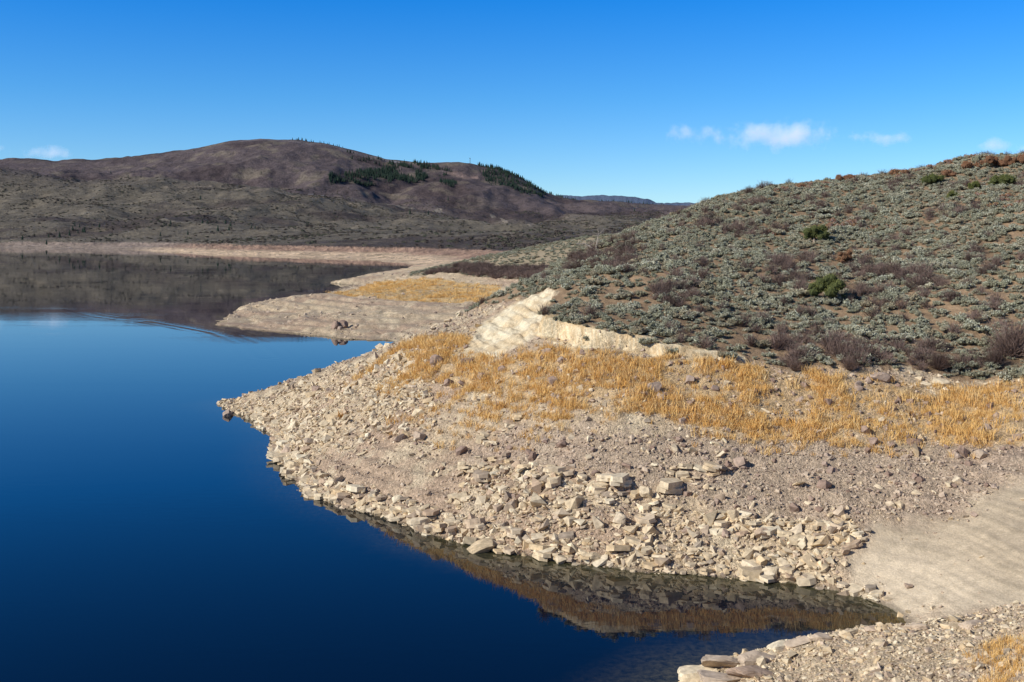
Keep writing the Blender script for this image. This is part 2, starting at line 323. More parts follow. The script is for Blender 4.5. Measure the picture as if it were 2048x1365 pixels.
mp=nt.nodes.new('ShaderNodeMapping'); mp.inputs['Scale'].default_value=(.5,1.3,1); nt.links.new(p,mp.inputs['Vector'])
w1=noisen(nt,mp.outputs[0],1.2,3,.5)
mp2=nt.nodes.new('ShaderNodeMapping'); mp2.inputs['Scale'].default_value=(.012,.045,1); nt.links.new(p,mp2.inputs['Vector'])
msk=ramp(nt,noisen(nt,mp2.outputs[0],1,4,.55),[(.48,(.15,)*3),(.60,(1.3,)*3)])
wv=mathn(nt,'MULTIPLY',mathn(nt,'SINE',mathn(nt,'MULTIPLY',wk.outputs['Fac'],2.6)),mathn(nt,'EXPONENT',mathn(nt,'MULTIPLY',wk.outputs['Fac'],-.35)))
bump(nt,b,mathn(nt,'ADD',mathn(nt,'MULTIPLY',w1,msk),mathn(nt,'MULTIPLY',wv,1.0)),.35,.010)
me.materials.append(m)
# ---------------------------------------------------------------- scatter by instancing
def mesh_obj(name,verts,faces,mats,fm=None,link=False,smooth=False):
    me=bpy.data.meshes.new(name); me.from_pydata([tuple(v) for v in verts],[],[tuple(f) for f in faces])
    for mm in mats: me.materials.append(mm)
    if fm is not None: me.polygons.foreach_set('material_index',np.array(fm,np.int32))
    if smooth: me.polygons.foreach_set('use_smooth',np.ones(len(me.polygons),bool))
    me.update(); o=bpy.data.objects.new(name,me)
    if link: sc.collection.objects.link(o)
    return o
def scatter(name,pts,rot,scl,templates):
    k=len(pts); me=bpy.data.meshes.new(name); me.vertices.add(k); me.vertices.foreach_set('co',np.asarray(pts,np.float32).ravel())
    a=me.attributes.new('rot','FLOAT_VECTOR','POINT'); a.data.foreach_set('vector',np.asarray(rot,np.float32).ravel())
    a=me.attributes.new('scl','FLOAT_VECTOR','POINT'); a.data.foreach_set('vector',np.asarray(scl,np.float32).ravel())
    a=me.attributes.new('pick','INT','POINT'); a.data.foreach_set('value',rng.integers(0,len(templates),k).astype(np.int32))
    o=bpy.data.objects.new(name,me); sc.collection.objects.link(o)
    cl=bpy.data.collections.new(name+'_parts')
    for t in templates: cl.objects.link(t)
    ng=bpy.data.node_groups.new(name,'GeometryNodeTree')
    ng.interface.new_socket('Geometry',in_out='INPUT',socket_type='NodeSocketGeometry'); ng.interface.new_socket('Geometry',in_out='OUTPUT',socket_type='NodeSocketGeometry')
    gi=ng.nodes.new('NodeGroupInput'); go=ng.nodes.new('NodeGroupOutput'); ip=ng.nodes.new('GeometryNodeInstanceOnPoints')
    ci=ng.nodes.new('GeometryNodeCollectionInfo'); ci.inputs['Collection'].default_value=cl; ci.inputs['Separate Children'].default_value=True; ci.inputs['Reset Children'].default_value=True
    def na(nm,t):
        q=ng.nodes.new('GeometryNodeInputNamedAttribute'); q.data_type=t; q.inputs['Name'].default_value=nm; return q.outputs['Attribute']
    er=ng.nodes.new('FunctionNodeEulerToRotation'); L=ng.links.new
    L(na('rot','FLOAT_VECTOR'),er.inputs[0]); L(er.outputs[0],ip.inputs['Rotation']); L(na('scl','FLOAT_VECTOR'),ip.inputs['Scale'])
    L(na('pick','INT'),ip.inputs['Instance Index']); ip.inputs['Pick Instance'].default_value=True
    L(gi.outputs[0],ip.inputs['Points']); L(ci.outputs[0],ip.inputs['Instance']); L(ip.outputs[0],go.inputs[0])
    md=o.modifiers.new('scatter','NODES'); md.node_group=ng
    print(name,k); return o
def sample(nm,xr,yr,test,wide=.56):
    x=rng.uniform(*xr,nm); y=rng.uniform(*yr,nm); k=np.abs(x)<wide*y+3; x,y=x[k],y[k]
    pr=test(x,y); k=rng.random(len(x))<pr; return x[k],y[k]
def place(x,y,sink=0.,dmin=None):
    z,d=H(x,y,True); k=d>(dmin if dmin is not None else -1e9)
    return np.stack([x[k],y[k],z[k]-(sink if np.isscalar(sink) else sink[k])],1),k
def rrot(k,tilt=.3):
    return np.stack([rng.normal(0,tilt,k),rng.normal(0,tilt,k),rng.uniform(0,6.283,k)],1)
# ---- rocks
def rock_template(name,m,flat=.55,npt=15,seed=0,box=.75):
    rr=random.Random(seed); bm=bmesh.new()
    for i in range(npt):
        v=Vector((rr.uniform(-1,1),rr.uniform(-1,1),rr.uniform(-1,1))); 
        v=v/max(abs(v.x),abs(v.y),abs(v.z))*rr.uniform(.8,1) if rr.random()<box else v.normalized()
        bm.verts.new((v.x*.55,v.y*.42,v.z*.5*flat))
    rsl=bmesh.ops.convex_hull(bm,input=bm.verts)
    bmesh.ops.delete(bm,geom=[g for g in rsl['geom_interior'] if isinstance(g,bmesh.types.BMVert)],context='VERTS')
    bmesh.ops.dissolve_limit(bm,angle_limit=.2,verts=bm.verts,edges=bm.edges)
    me=bpy.data.meshes.new(name); bm.to_mesh(me); bm.free(); me.materials.append(m); return bpy.data.objects.new(name,me)
def slab_template(name,m,seed):
    rr=random.Random(seed); V=[];F=[]; zb=-.15
    for c in range(rr.choice([1,2,2])):
        k=rr.randint(5,7); ox,oy=rr.uniform(-.08,.08),rr.uniform(-.08,.08); t=rr.uniform(.14,.24); o=len(V)
        P_=[(ox+.55*rr.uniform(.75,1.05)*math.cos(6.283*(j+rr.uniform(-.3,.3))/k),oy+.4*rr.uniform(.75,1.05)*math.sin(6.283*(j+rr.uniform(-.3,.3))/k)) for j in range(k)]
        for (a_,b_) in P_: V.append((a_,b_,zb))
        for (a_,b_) in P_: V.append((a_*rr.uniform(.9,1),b_*rr.uniform(.9,1),zb+t+rr.uniform(-.02,.02)))
        F.append(tuple(range(o+k,o+2*k))); F.append(tuple(range(o+k-1,o-1,-1)))
        for j in range(k): F.append((o+j,o+(j+1)%k,o+k+(j+1)%k,o+k+j))
        zb+=t-.01
    me=bpy.data.meshes.new(name); me.from_pydata(V,[],F); me.materials.append(m); return bpy.data.objects.new(name,me)
pale,_,_=instmat('pale_sandstone',[(0,(.55,.44,.285)),(.25,(.70,.58,.40)),(.5,(.60,.45,.265)),(.72,(.76,.66,.47)),(.86,(.48,.35,.235)),(1,(.36,.30,.225))],3,.5,var=(.62,1.22))
grey,_,_=instmat('beach_gravel_stone',[(0,(.42,.325,.24)),(.4,(.54,.43,.31)),(.7,(.37,.275,.205)),(1,(.61,.505,.37))],3,.5)
brown,_,_=instmat('brown_rock',[(0,(.25,.17,.125)),(.5,(.34,.245,.185)),(1,(.42,.33,.255))],4,.5)
tp=[rock_template('pale_rock_%d'%i,pale,[.4,.6,.85,.5][i%4],11+i%4,i,.9) for i in range(14)]
tg=[rock_template('gravel_%d'%i,grey,.7,11,40+i) for i in range(8)]
tb=[rock_template('brown_rock_%d'%i,brown,.8,18,80+i) for i in range(8)]
tsl=[slab_template('slab_%d'%i,pale,i) for i in range(10)]
def notveg(x,y): return ~(pip(x,y,hill_poly)|pip(x,y,sage2_poly)|pip(x,y,white_poly))
def tA(x,y):
    A_=pip(x,y,rockA_poly); B_=pip(x,y,rockB_poly); g=fbm(x/3,y/3,3,1); dd=dline(x,y,shore[:21])
    silt=soft(x,y,silt_poly,4.); gr=pip(x,y,grass_poly); o=.11*ss((g-.40)*5)*(1-.6*gr)+A_*(.45+.55*ss((g-.35)*5))+B_*(.3+.7*ss((g-.4)*5))+(dd<2.)*.45
    o=o*(1-silt)**1.5+.004; o=o*notveg(x,y); return np.clip(o,0,1)*(y<135)
x,y=sample(135000,(-38,45),(56,135),tA); s=np.clip(rng.lognormal(-1.28,.55,len(x)),.12,1.3)
pts,k=place(x,y,0,-.15); s=s[k]; pts[:,2]+=s*.06
scatter('sandstone_rubble',pts,rrot(len(s),.42),np.stack([s,s,s*rng.uniform(.7,1.2,len(s))],1),tp)
def tL(x,y):
    o=.55*(dline(x,y,shore[1:21])<1.1)*ss((fbm(x/2.5,y/2.5,2,3)-.33)*5)
    for L in ledges: o=np.maximum(o,.6*np.exp(-(dline(x,y,L)/.8)**2))
    return o*notveg(x,y)*(1-soft(x,y,silt_poly,3.))
x,y=sample(34000,(-36,22),(56,135),tL)
g_=.62/1.414; kk=np.unique(np.floor(x/g_).astype(int)*100003+np.floor(y/g_).astype(int),return_index=True)[1]; x,y=x[kk],y[kk]
s=np.clip(rng.lognormal(-.2,.38,len(x)),.45,1.9); pts,k=place(x,y,0,-.1); s=s[k]; pts[:,2]+=.1*s; m_=len(s)
rt=np.stack([rng.normal(-.05,.12,m_),rng.normal(0,.12,m_),rng.uniform(0,6.283,m_)],1)
scatter('ledge_slabs',pts,rt,np.stack([s,s,s*rng.uniform(.6,1.,m_)],1),tsl)
def tG(x,y):
    g=fbm(x/2,y/2,3,2); G_=pip(x,y,gravel_poly); silt=soft(x,y,silt_poly,5.)
    return (np.where(G_,.85,.42*ss((g-.33)*4))*(1-silt)**1.3+.008)*notveg(x,y)
x,y=sample(130000,(-38,50),(50,130),tG); s=np.clip(rng.lognormal(-1.9,.42,len(x)),.07,.5)
pts,k=place(x,y,0,.0); s=s[k]; pts[:,2]+=s*.1
scatter('beach_gravel',pts,rrot(len(s),.4),np.stack([s,s,s],1),tg)
x,y=sample(42000,(3,32),(34,54),lambda x,y:.9+0*x); s=np.clip(rng.lognormal(-2.35,.6,len(x)),.05,.6)
pts,k=place(x,y,0,.0); s=s[k]; pts[:,2]+=s*.05
scatter('bank_rubble',pts,rrot(len(s),.4),np.stack([s,s,s*.8],1),[o.copy() for o in tp[:9]+tg[:2]])
def tB(x,y):
    G_=pip(x,y,grass_poly)|pip(x,y,gravel_poly); return np.where(G_,.5,.07)*notveg(x,y)*(1-.9*soft(x,y,silt_poly,4.))
x,y=sample(8500,(-30,60),(58,135),tB); s=np.clip(rng.lognormal(-1.1,.45,len(x)),.16,1.0)
pts,k=place(x,y,0,.3); s=s[k]; pts[:,2]+=s*.12
scatter('brown_stones',pts,rrot(len(s),.4),np.stack([s,s,s],1),tb)
x,y=sample(16000,(-80,20),(200,470),lambda x,y:.6*ss((fbm(x/9,y/9,3,1)-.45)*6)*notveg(x,y)); s=np.clip(rng.lognormal(-.9,.5,len(x)),.2,1.4)
pts,k=place(x,y,0,0.); s=s[k]; 
scatter('point_rubble',pts,rrot(len(s),.4),np.stack([s,s,s*.7],1),[o.copy() for o in tg])
print('rocks',round(time.time()-T0,1))
# ---- shrubs
def leafcloud(lobes,nleaf,size,seed,flat=1.):
    g=np.random.default_rng(seed); V=[];F=[]
    for (cx_,cy_,cz_,R) in lobes:
        k=max(3,int(nleaf*R*R/sum(l[3]**2 for l in lobes)))
        d=g.normal(size=(k,3)); d/=np.linalg.norm(d,axis=1)[:,None]; d[:,2]=np.abs(d[:,2])*1.0-.25*(g.random(k)<.4)
        c=np.array([cx_,cy_,cz_])+d*R*(g.uniform(.72,1.12,k))[:,None]*np.array([1,1,flat])
        c[:,2]=np.maximum(c[:,2],.02)
        for j in range(k):
            a=g.normal(size=3); a/=np.linalg.norm(a); b_=np.cross(a,g.normal(size=3)); b_/=np.linalg.norm(b_)
            s_=size*g.uniform(.6,1.4); n0=len(V); V+= [c[j]+a*s_,c[j]-a*s_*.5+b_*s_*.6,c[j]-a*s_*.5-b_*s_*.6]; F.append((n0,n0+1,n0+2))
    return V,F
def blob(c,R,seed,flat=.8,sub=1):
    bm=bmesh.new(); bmesh.ops.create_icosphere(bm,subdivisions=sub+1,radius=1)
    V=[]; 
    for v in bm.verts:
        q=v.co*R*(1+.35*mnoise.noise(v.co*2+Vector((seed,0,0)))); V.append((c[0]+q.x,c[1]+q.y,max(0,c[2]+q.z*flat)))
    F=[tuple(v.index for v in f.verts) for f in bm.faces]; bm.free(); return V,F
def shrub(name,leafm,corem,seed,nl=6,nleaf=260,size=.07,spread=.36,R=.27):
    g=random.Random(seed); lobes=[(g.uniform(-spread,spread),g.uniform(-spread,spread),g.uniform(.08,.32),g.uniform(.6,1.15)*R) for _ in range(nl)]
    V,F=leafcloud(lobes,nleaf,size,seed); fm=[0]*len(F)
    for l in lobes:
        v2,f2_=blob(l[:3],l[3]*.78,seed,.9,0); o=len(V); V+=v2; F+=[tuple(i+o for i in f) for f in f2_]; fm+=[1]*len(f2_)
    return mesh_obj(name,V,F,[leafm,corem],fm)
sageL,_,_=instmat('sage_leaves',[(0,(.36,.365,.26)),(.3,(.44,.445,.33)),(.55,(.30,.30,.195)),(.75,(.52,.515,.39)),(.92,(.38,.32,.205)),(1,(.30,.24,.155))],.2,.5,var=(.75,1.2))
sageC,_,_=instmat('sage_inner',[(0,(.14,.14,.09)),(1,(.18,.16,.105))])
twigL,_,_=instmat('bare_twigs',[(0,(.20,.145,.12)),(.5,(.26,.185,.15)),(1,(.16,.11,.09))])
redL,_,_=instmat('oak_leaves',[(0,(.36,.17,.08)),(.5,(.30,.16,.09)),(1,(.38,.22,.10))])
junL,_,_=instmat('juniper_foliage',[(0,(.15,.17,.045)),(1,(.18,.19,.055))],1.5,.5)
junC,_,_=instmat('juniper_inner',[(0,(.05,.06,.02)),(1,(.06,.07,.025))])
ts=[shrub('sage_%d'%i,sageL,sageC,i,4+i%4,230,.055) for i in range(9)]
def twigbush(name,m,seed,nst=120,h=1.,w=.6,th=.012):
    g=np.random.default_rng(seed); V=[];F=[]
    for i in range(nst):
        a=g.uniform(0,6.283); el=g.uniform(.35,1.45); b0=np.array([g.normal(0,.08*w),g.normal(0,.08*w),0]); 
        L=g.uniform(.5,1.)*(h*math.sin(el)+w*math.cos(el)); d=np.array([math.cos(a)*math.cos(el),math.sin(a)*math.cos(el),math.sin(el)])
        pts_=[b0,b0+d*L*.5+g.normal(0,.04,3),b0+d*L+g.normal(0,.09,3)]
        for sub in range(3):
            st=pts_[1]+(pts_[2]-pts_[1])*g.random(); e=st+g.normal(0,.13*h,3)+d*.15*h; e[2]=max(e[2],.05)
            sd=np.cross(e-st,[.3,.5,.8]); sd/=np.linalg.norm(sd)+1e-9; n0=len(V); V+=[st+sd*th*.5,st-sd*th*.5,e]; F.append((n0,n0+1,n0+2))
        for q in range(2):
            s0,e0=pts_[q],pts_[q+1]; t0=th*(1-.4*q); t1=t0*.6
            for ax in ([.3,.5,.8],[.8,-.4,.2]):
                sd=np.cross(e0-s0,ax); sd/=np.linalg.norm(sd)+1e-9; n0=len(V); V+=[s0+sd*t0,s0-sd*t0,e0-sd*t1,e0+sd*t1]; F.append((n0,n0+1,n0+2,n0+3))
    return mesh_obj(name,V,F,[m])
tw=[twigbush('twig_%d'%i,twigL,i,90,.8,.6,.016) for i in range(5)]
def sagedens(x,y):
    hl=pip(x,y,hill_poly); b=fbm(x/11,y/11,4,2); b2=fbm(x/4,y/4,3,0); edge=ss((x-.03*(y-60)+3)/5); up=ss((y-105+.3*x)/50)
    return hl*np.interp(b+.14*up,[.34,.46,.58],[.42,.8,1.])*(.6+.4*ss((b2+.06*up-.36)*6))*(.3+.7*edge)
def thin(x,y,dmin):
    g=dmin/1.414; kx=np.floor(x/g).astype(int); ky=np.floor(y/g).astype(int); _,i=np.unique(kx*100003+ky,return_index=True); return x[i],y[i]
x,y=sample(80000,(-8,150),(72,270),sagedens); x,y=thin(x,y,.96)
pts,k=place(x,y,.05); k=len(pts); s=np.clip(rng.lognormal(-.15,.36,k),.35,1.7)
scatter('sagebrush',pts,rrot(k,.08),np.stack([s,s,s*.9],1),ts)
x,y=sample(20000,(-35,120),(255,450),lambda x,y:pip(x,y,sage2_poly)*.7); x,y=thin(x,y,1.6)
pts,k=place(x,y,.05); k=len(pts); s=np.clip(rng.lognormal(.1,.3,k),.6,2.0)
scatter('sagebrush',pts,rrot(k,.08),np.stack([s,s,s*.8],1),[o.copy() for o in ts])
bc=hits([(1240,520),(1210,505),(1190,515),(1330,600),(1480,470),(1560,540),(1740,540),(1730,590),(1700,720),(1880,720),(1600,720),(1410,455),(1560,560),(1830,560)])
def tD(x,y):
    b=fbm(x/7,y/7,3,3); o=.08*ss((b-.48)*8)
    for q in bc: o=np.maximum(o,.6*np.exp(-((x-q[0])**2+(y-q[1])**2*.5)/5))
    return o*pip(x,y,hill_poly)
x,y=sample(30000,(-6,120),(74,230),tD); x,y=thin(x,y,.9); pts,k=place(x,y,.05); k=len(pts); s=rng.uniform(.8,1.6,k)
scatter('bare_brush',pts,rrot(k,.08),np.stack([s,s,s],1),tw)
x,y=sample(9000,(-35,40),(265,335),lambda x,y:pip(x,y,sage2_poly)*.8*(dline(x,y,sage2_poly[:5])<9)); x,y=thin(x,y,1.9); pts,k=place(x,y,.05); k=len(pts); s=rng.uniform(1.5,2.6,k)
scatter('bare_brush',pts,rrot(k,.08),np.stack([s,s,s*.8],1),[o.copy() for o in tw])
x,y=sample(9000,(25,120),(135,215),lambda x,y:pip(x,y,hill_poly)*.9*ss((fbm(x/9,y/9,3,0)-.50)*8)*ss((x-.22*y)/14)); x,y=thin(x,y,1.3); x,y=x[::3],y[::3]
tr_=[shrub('russet_%d'%i,redL,twigL,20+i,5,220,.06) for i in range(3)]
pts,k=place(x,y,.05); k=len(pts); s=rng.uniform(.8,1.6,k); scatter('russet_scrub',pts,rrot(k,.08),np.stack([s,s,s*.9],1),tr_)
# ---- dry grass
grs,_,_=instmat('dry_grass_blades',[(0,(.70,.43,.14)),(.35,(.78,.53,.21)),(.6,(.66,.37,.10)),(.8,(.80,.60,.30)),(1,(.74,.41,.11))])
def tuft(name,seed,nb=32,h=1.,w=.6):
    g=np.random.default_rng(seed); V=[];F=[]
    for i in range(nb):
        b0=np.array([g.normal(0,w*.4),g.normal(0,w*.4),-.05]); d=np.array([g.normal(0,.2),g.normal(0,.2),1.])*h*g.uniform(.3,1.)
        a=g.uniform(0,6.283); sd=np.array([math.cos(a),math.sin(a),0])*.014; n0=len(V)
        V+=[b0-sd,b0+sd,b0+d*.6+sd*1.1,b0+d*.6-sd*1.1,b0+d+np.array([d[0],d[1],0])*.5]; F+=[(n0,n0+1,n0+2,n0+3),(n0+3,n0+2,n0+4)]
    return mesh_obj(name,V,F,[grs])
tt_=[tuft('tuft_%d'%i,i) for i in range(10)]
hot=hits([(800,712),(850,740),(890,705),(940,775),(1040,800),(1100,790),(1150,808),(1250,790),(1550,850),(1650,860),(1600,800),(1750,840),(1950,860),(1830,830),(2030,830)])
def tGr(x,y):
    b=fbm(x/2.6,y/2.6,5,0); o=pip(x,y,grass_poly)*(.12+.8*ss((b-.42)*6))
    for q in hot: o=np.maximum(o,.9*np.exp(-((x-q[0])**2/13+(y-q[1])**2/4.5))*ss((b-.30)*5))
    return o*notveg(x,y)
x,y=sample(85000,(-25,55),(64,135),tGr); pts,k=place(x,y,.03,.5); k=len(pts); s=np.clip(rng.lognormal(-.76,.4,k),.18,1.1)
scatter('dry_grass',pts,rrot(k,.12),np.stack([s*1.1,s*1.1,s],1),tt_)
x,y=sample(17000,(-70,20),(220,420),lambda x,y:pip(x,y,grass2_poly)*(.15+.8*ss((fbm(x/6,y/6,4,0)-.43)*5))*notveg(x,y)); pts,k=place(x,y,.03,.5); k=len(pts); s=rng.uniform(.5,1.2,k)
scatter('dry_grass',pts,rrot(k,.1),np.stack([s*1.8,s*1.8,s*.8],1),[o.copy() for o in tt_])
x,y=sample(3600,(14,30),(30,44),lambda x,y:.8*ss((x-.42*y)/1.2)*(y<43)*ss((fbm(x/1.2,y/1.2,3,0)-.3)*4)); pts,k=place(x,y,.03,.5); k=len(pts); s=rng.uniform(.2,.55,k)
scatter('dry_grass',pts,rrot(k,.15),np.stack([s,s,s],1),[o.copy() for o in tt_])
print('veg',round(time.time()-T0,1))
# ---- junipers and single shrubs
def on(u,v,D0=34,D1=420):
    return hits([(u,v)],lambda x,y:H(x,y),D0,D1)[0]
def juniper(u,v,w,h,seed,mats=None,nm='juniper_bush',nleaf=2600):
    q=on(u,v); g=random.Random(seed); lobes=[]
    for i in range(20):
        a=g.uniform(0,6.28); rr_=g.uniform(0,.38)*w; lobes.append((rr_*math.cos(a),rr_*math.sin(a),g.uniform(.12,.78)*h*(1-.5*rr_/w),g.uniform(.08,.19)*w))
    V,F=leafcloud(lobes,nleaf,.055,seed); fm=[0]*len(F)
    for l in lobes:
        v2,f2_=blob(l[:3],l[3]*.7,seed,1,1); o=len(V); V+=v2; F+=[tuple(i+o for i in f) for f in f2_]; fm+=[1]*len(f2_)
    o=len(V)
    for zz,R in ((-.2,.16),(.5*h,.07)):
        for j in range(6): V.append((R*math.cos(j*1.047),R*math.sin(j*1.047),zz))
    for j in range(6): F.append((o+j,o+(j+1)%6,o+6+(j+1)%6,o+6+j)); fm.append(2)
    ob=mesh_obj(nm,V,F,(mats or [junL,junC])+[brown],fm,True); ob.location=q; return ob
juniper(1628,486,4.4,2.5,1); juniper(1655,601,3.9,2.9,2); juniper(1865,370,3.8,1.6,3); juniper(2000,376,4.2,2.,4); juniper(1905,398,2,1.1,5); juniper(1950,380,2.2,1.2,6)
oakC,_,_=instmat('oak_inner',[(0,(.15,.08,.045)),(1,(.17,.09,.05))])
for i,(u,v,w,h) in enumerate([(1690,528,2.4,1.6),(1985,333,5,1.5),(2040,330,5,1.6),(1940,338,4,1.),(1800,352,4,.9),(1690,362,4,.8),(1900,352,3,.8),(1600,378,3,.7)]):
    juniper(u,v,w,h,30+i,[redL,oakC],'scrub_oak_bush',1500)
for i,(u,v,s) in enumerate([(2025,715,2.7),(1990,735,1.5),(1878,742,1.4),(1700,745,1.0),(1250,510,1.6),(1590,745,1.0)]):
    o=twigbush('bare_shrub',twigL,60+i,330,1.,.75,.011); sc.collection.objects.link(o); o.location=on(u,v); o.scale=(s,s,s)
dead,_,_=instmat('weathered_wood',[(0,(.36,.31,.25)),(1,(.42,.36,.29))],3)
def limbs(name,segs,m,loc):
    V=[];F=[]
    for a,b_,r0,r1 in segs:
        a=Vector(a);b_=Vector(b_);d=(b_-a).normalized();s1=d.cross(Vector((.3,.9,.1))).normalized();s2=d.cross(s1);o=len(V)
        for c,R in((a,r0),(b_,r1)):
            for j in range(6): V.append(c+s1*R*math.cos(j*1.047)+s2*R*math.sin(j*1.047))
        for j in range(6): F.append((o+j,o+(j+1)%6,o+6+(j+1)%6,o+6+j))
    ob=mesh_obj(name,V,F,[m],None,True); ob.location=loc; return ob
g=random.Random(5); segs=[((0,0,-.3),(.3,0,1.3),.13,.08),((.3,0,1.3),(.45,.1,2.2),.08,.04),((.45,.1,2.2),(.35,0,3.0),.04,.012),((0,0,.2),(-1.3,.2,1.0),.12,.08),((-1.3,.2,1.0),(-2.5,.1,.95),.08,.03)]
for i in range(22):
    t=g.random(); base=Vector((.1+.3*t,0,.5+2.0*t)) if i%3 else Vector((-.6-1.7*t,.1,.6+.4*t)); e=base+Vector((g.uniform(-.9,.9),g.uniform(-.4,.4),g.uniform(-.1,.7)))
    segs.append((base,e,.025,.007)); 
    for _ in range(2): segs.append((base.lerp(e,.6),e+Vector((g.uniform(-.3,.3),g.uniform(-.2,.2),g.uniform(-.1,.3))),.013,.005))
limbs('dead_tree',segs,dead,on(1190,503))
# ---- single boulders
def boulder(u,v,w,h,dep,m,seed,zoff=0,nm='boulder',wat=False,ncut=11,sq=.75):
    if wat:
        D=EYE*FU/(v-470); q=((u-1024)/FU*D,D,0)
    else: q=on(u,v)
    rr=random.Random(seed); bm=bmesh.new(); bmesh.ops.create_icosphere(bm,subdivisions=4,radius=1)
    for vv in bm.verts: vv.co=Vector([math.copysign(abs(c)**sq,c) for c in vv.co])
    for i in range(ncut):
        nn=Vector((rr.gauss(0,1),rr.gauss(0,1),rr.gauss(0,.8))).normalized(); dd=rr.uniform(.5,.85)
        for vv in bm.verts:
            t=vv.co.dot(nn)-dd
            if t>0: vv.co-=nn*t*.98
    for vv in bm.verts: vv.co*=1+.05*mnoise.noise(vv.co*2.5+Vector((seed,1,2)))+.05*mnoise.noise(vv.co*7)
    me=bpy.data.meshes.new(nm); bm.to_mesh(me); bm.free(); me.materials.append(m); o=bpy.data.objects.new(nm,me); sc.collection.objects.link(o)
    o.location=(q[0],q[1],q[2]+h*.25+zoff); o.scale=(w*.58,dep*.58,h*.65); o.rotation_euler=(rr.uniform(-.1,.1),rr.uniform(-.1,.1),rr.uniform(-.4,.4)); return o
for i,a in enumerate([(875,728,1.2,.9,1.,brown),(935,732,1.2,.7,1.,brown),(1310,782,1.0,.7,.9,brown),(1758,762,1.4,.7,1,brown),(1748,888,.8,.5,.7,brown),(1680,1036,.75,.7,.7,grey),(1065,922,.7,.55,.6,brown),
 (840,882,.9,.8,.8,grey),(800,880,1.1,.5,.8,grey),(925,938,.7,.55,.6,pale),(572,912,1.1,.9,1,grey),(620,890,1.5,.6,1,grey),(1380,768,.9,.6,.8,brown),(1925,915,.7,.7,.6,brown),(1965,918,1.0,.5,.7,grey),
 (1830,890,1.0,.5,.7,brown),(1240,1050,.9,.7,.8,pale),(1465,1040,.7,.7,.6,pale),(1185,1120,1.2,.5,.8,pale),(1295,1000,.9,.9,.7,pale),(1520,1075,.9,.7,.8,pale),(1290,790,.7,.5,.6,grey)]):
    boulder(*a,seed=i+1)
boulder(962,1102,2.1,.7,1.3,pale,50,-.02,wat=True,sq=.6); boulder(456,832,1.0,.8,.8,brown,51,wat=True)
boulder(671,658,1.9,1.7,2,brown,52,zoff=.1); boulder(688,657,2.1,1.8,2,brown,57,zoff=.15); boulder(680,660,1.2,.8,1.2,brown,58)
for i,(u,v,w,h,dp) in enumerate([(1452,1333,2.1,.5,1.1),(1412,1352,2.1,.6,1.2),(1500,1352,1.8,.45,1.2),(1520,1322,1.6,.35,.9),(1560,1300,1.3,.35,.8),(1600,1288,1.2,.3,.8),(1640,1283,1.0,.3,.7),(1700,1270,1.1,.25,.6),(1750,1262,1.0,.22,.6),(1950,1250,1.2,.25,.7),(1905,1256,.9,.22,.6),(1830,1258,.9,.2,.5),(1440,1372,1.9,.6,1.1)]):
    boulder(u,v,w,h,dp,[grey,pale,grey][i%3],70+i,nm='rock_slab',ncut=9,sq=.45)
print('boulders',round(time.time()-T0,1))
# ---- far vegetation
def conifer(name,m,seed):
    g=np.random.default_rng(seed); V=[];F=[]
    for i in range(7):
        z0=.12+.12*i; R=.2*(1-i/7.5)+.015; kk=7
        o=len(V); V.append((0,0,z0+.2))
        for j in range(kk): a=j*6.283/kk+i; R2=R*g.uniform(.65,1.2); V.append((R2*math.cos(a),R2*math.sin(a),z0-g.uniform(0,.05)))
        for j in range(kk): F.append((o,o+1+j,o+1+(j+1)%kk))
    return mesh_obj(name,V,F,[m])
con,_,_=instmat('conifer_green',[(0,(.022,.040,.028)),(1,(.035,.055,.036))])
tc=[conifer('conifer_%d'%i,con,i) for i in range(4)]
fp=farhits([(655,352),(700,347),(760,339),(830,326),(905,345),(860,360),(740,374),(660,372)])
fr=farhits([(955,329),(1000,338),(1040,354),(1095,388),(1060,392),(1010,372),(960,345)])
f3_=farhits([(690,304),(780,322),(850,330),(830,338),(700,318)]); f4_=farhits([(880,362),(915,366),(910,378),(880,374)])
def tF(x,y):
    b=fbm(x/60,y/60,4,1); return np.clip(pip(x,y,fp)*.8*ss((b-.38)*6)+pip(x,y,fr)*.45*ss((b-.40)*6)+pip(x,y,f3_)*.35*ss((b-.4)*5)+pip(x,y,f4_)*.5+.0003,0,1)
x=rng.uniform(-1500,450,80000); y=rng.uniform(2600,4800,80000); kk=rng.random(len(x))<tF(x,y); x,y=x[kk],y[kk]
pts,k=place(x,y,0.5); k=len(pts); s=rng.uniform(9,19,k)
scatter('conifer_forest',pts,rrot(k,.02),np.stack([s,s,s],1),tc)
cu=np.concatenate([rng.uniform(955,1150,120),rng.uniform(580,690,25),rng.normal(603,6,8),rng.uniform(1130,1330,40)]); D=rng.uniform(4540,4620,len(cu)); x=(cu-1024)/FU*D; pts,k=place(x,D,1); s=rng.uniform(6,14,len(pts))
scatter('conifer_forest',pts,rrot(len(pts),.02),np.stack([s,s,s],1),[o.copy() for o in tc])
scr,_,_=instmat('far_scrub',[(0,(.075,.057,.050)),(.5,(.12,.10,.08)),(.8,(.085,.095,.06)),(1,(.17,.145,.105))])
def lump(name,seed):
    V,F=leafcloud([(0,0,.25,.4),(.3,.1,.2,.3),(-.25,.2,.2,.3)],46,.16,seed); v2,f2_=blob((0,0,.15),.42,seed,.9,0); o=len(V); V+=v2; F+=[tuple(i+o for i in f) for f in f2_]; return mesh_obj(name,V,F,[scr])
tl=[lump('lump_%d'%i,i) for i in range(5)]
x=rng.uniform(-1500,700,130000); y=rng.uniform(700,3600,130000); kk=(np.abs(x)<.56*y); x,y=x[kk],y[kk]
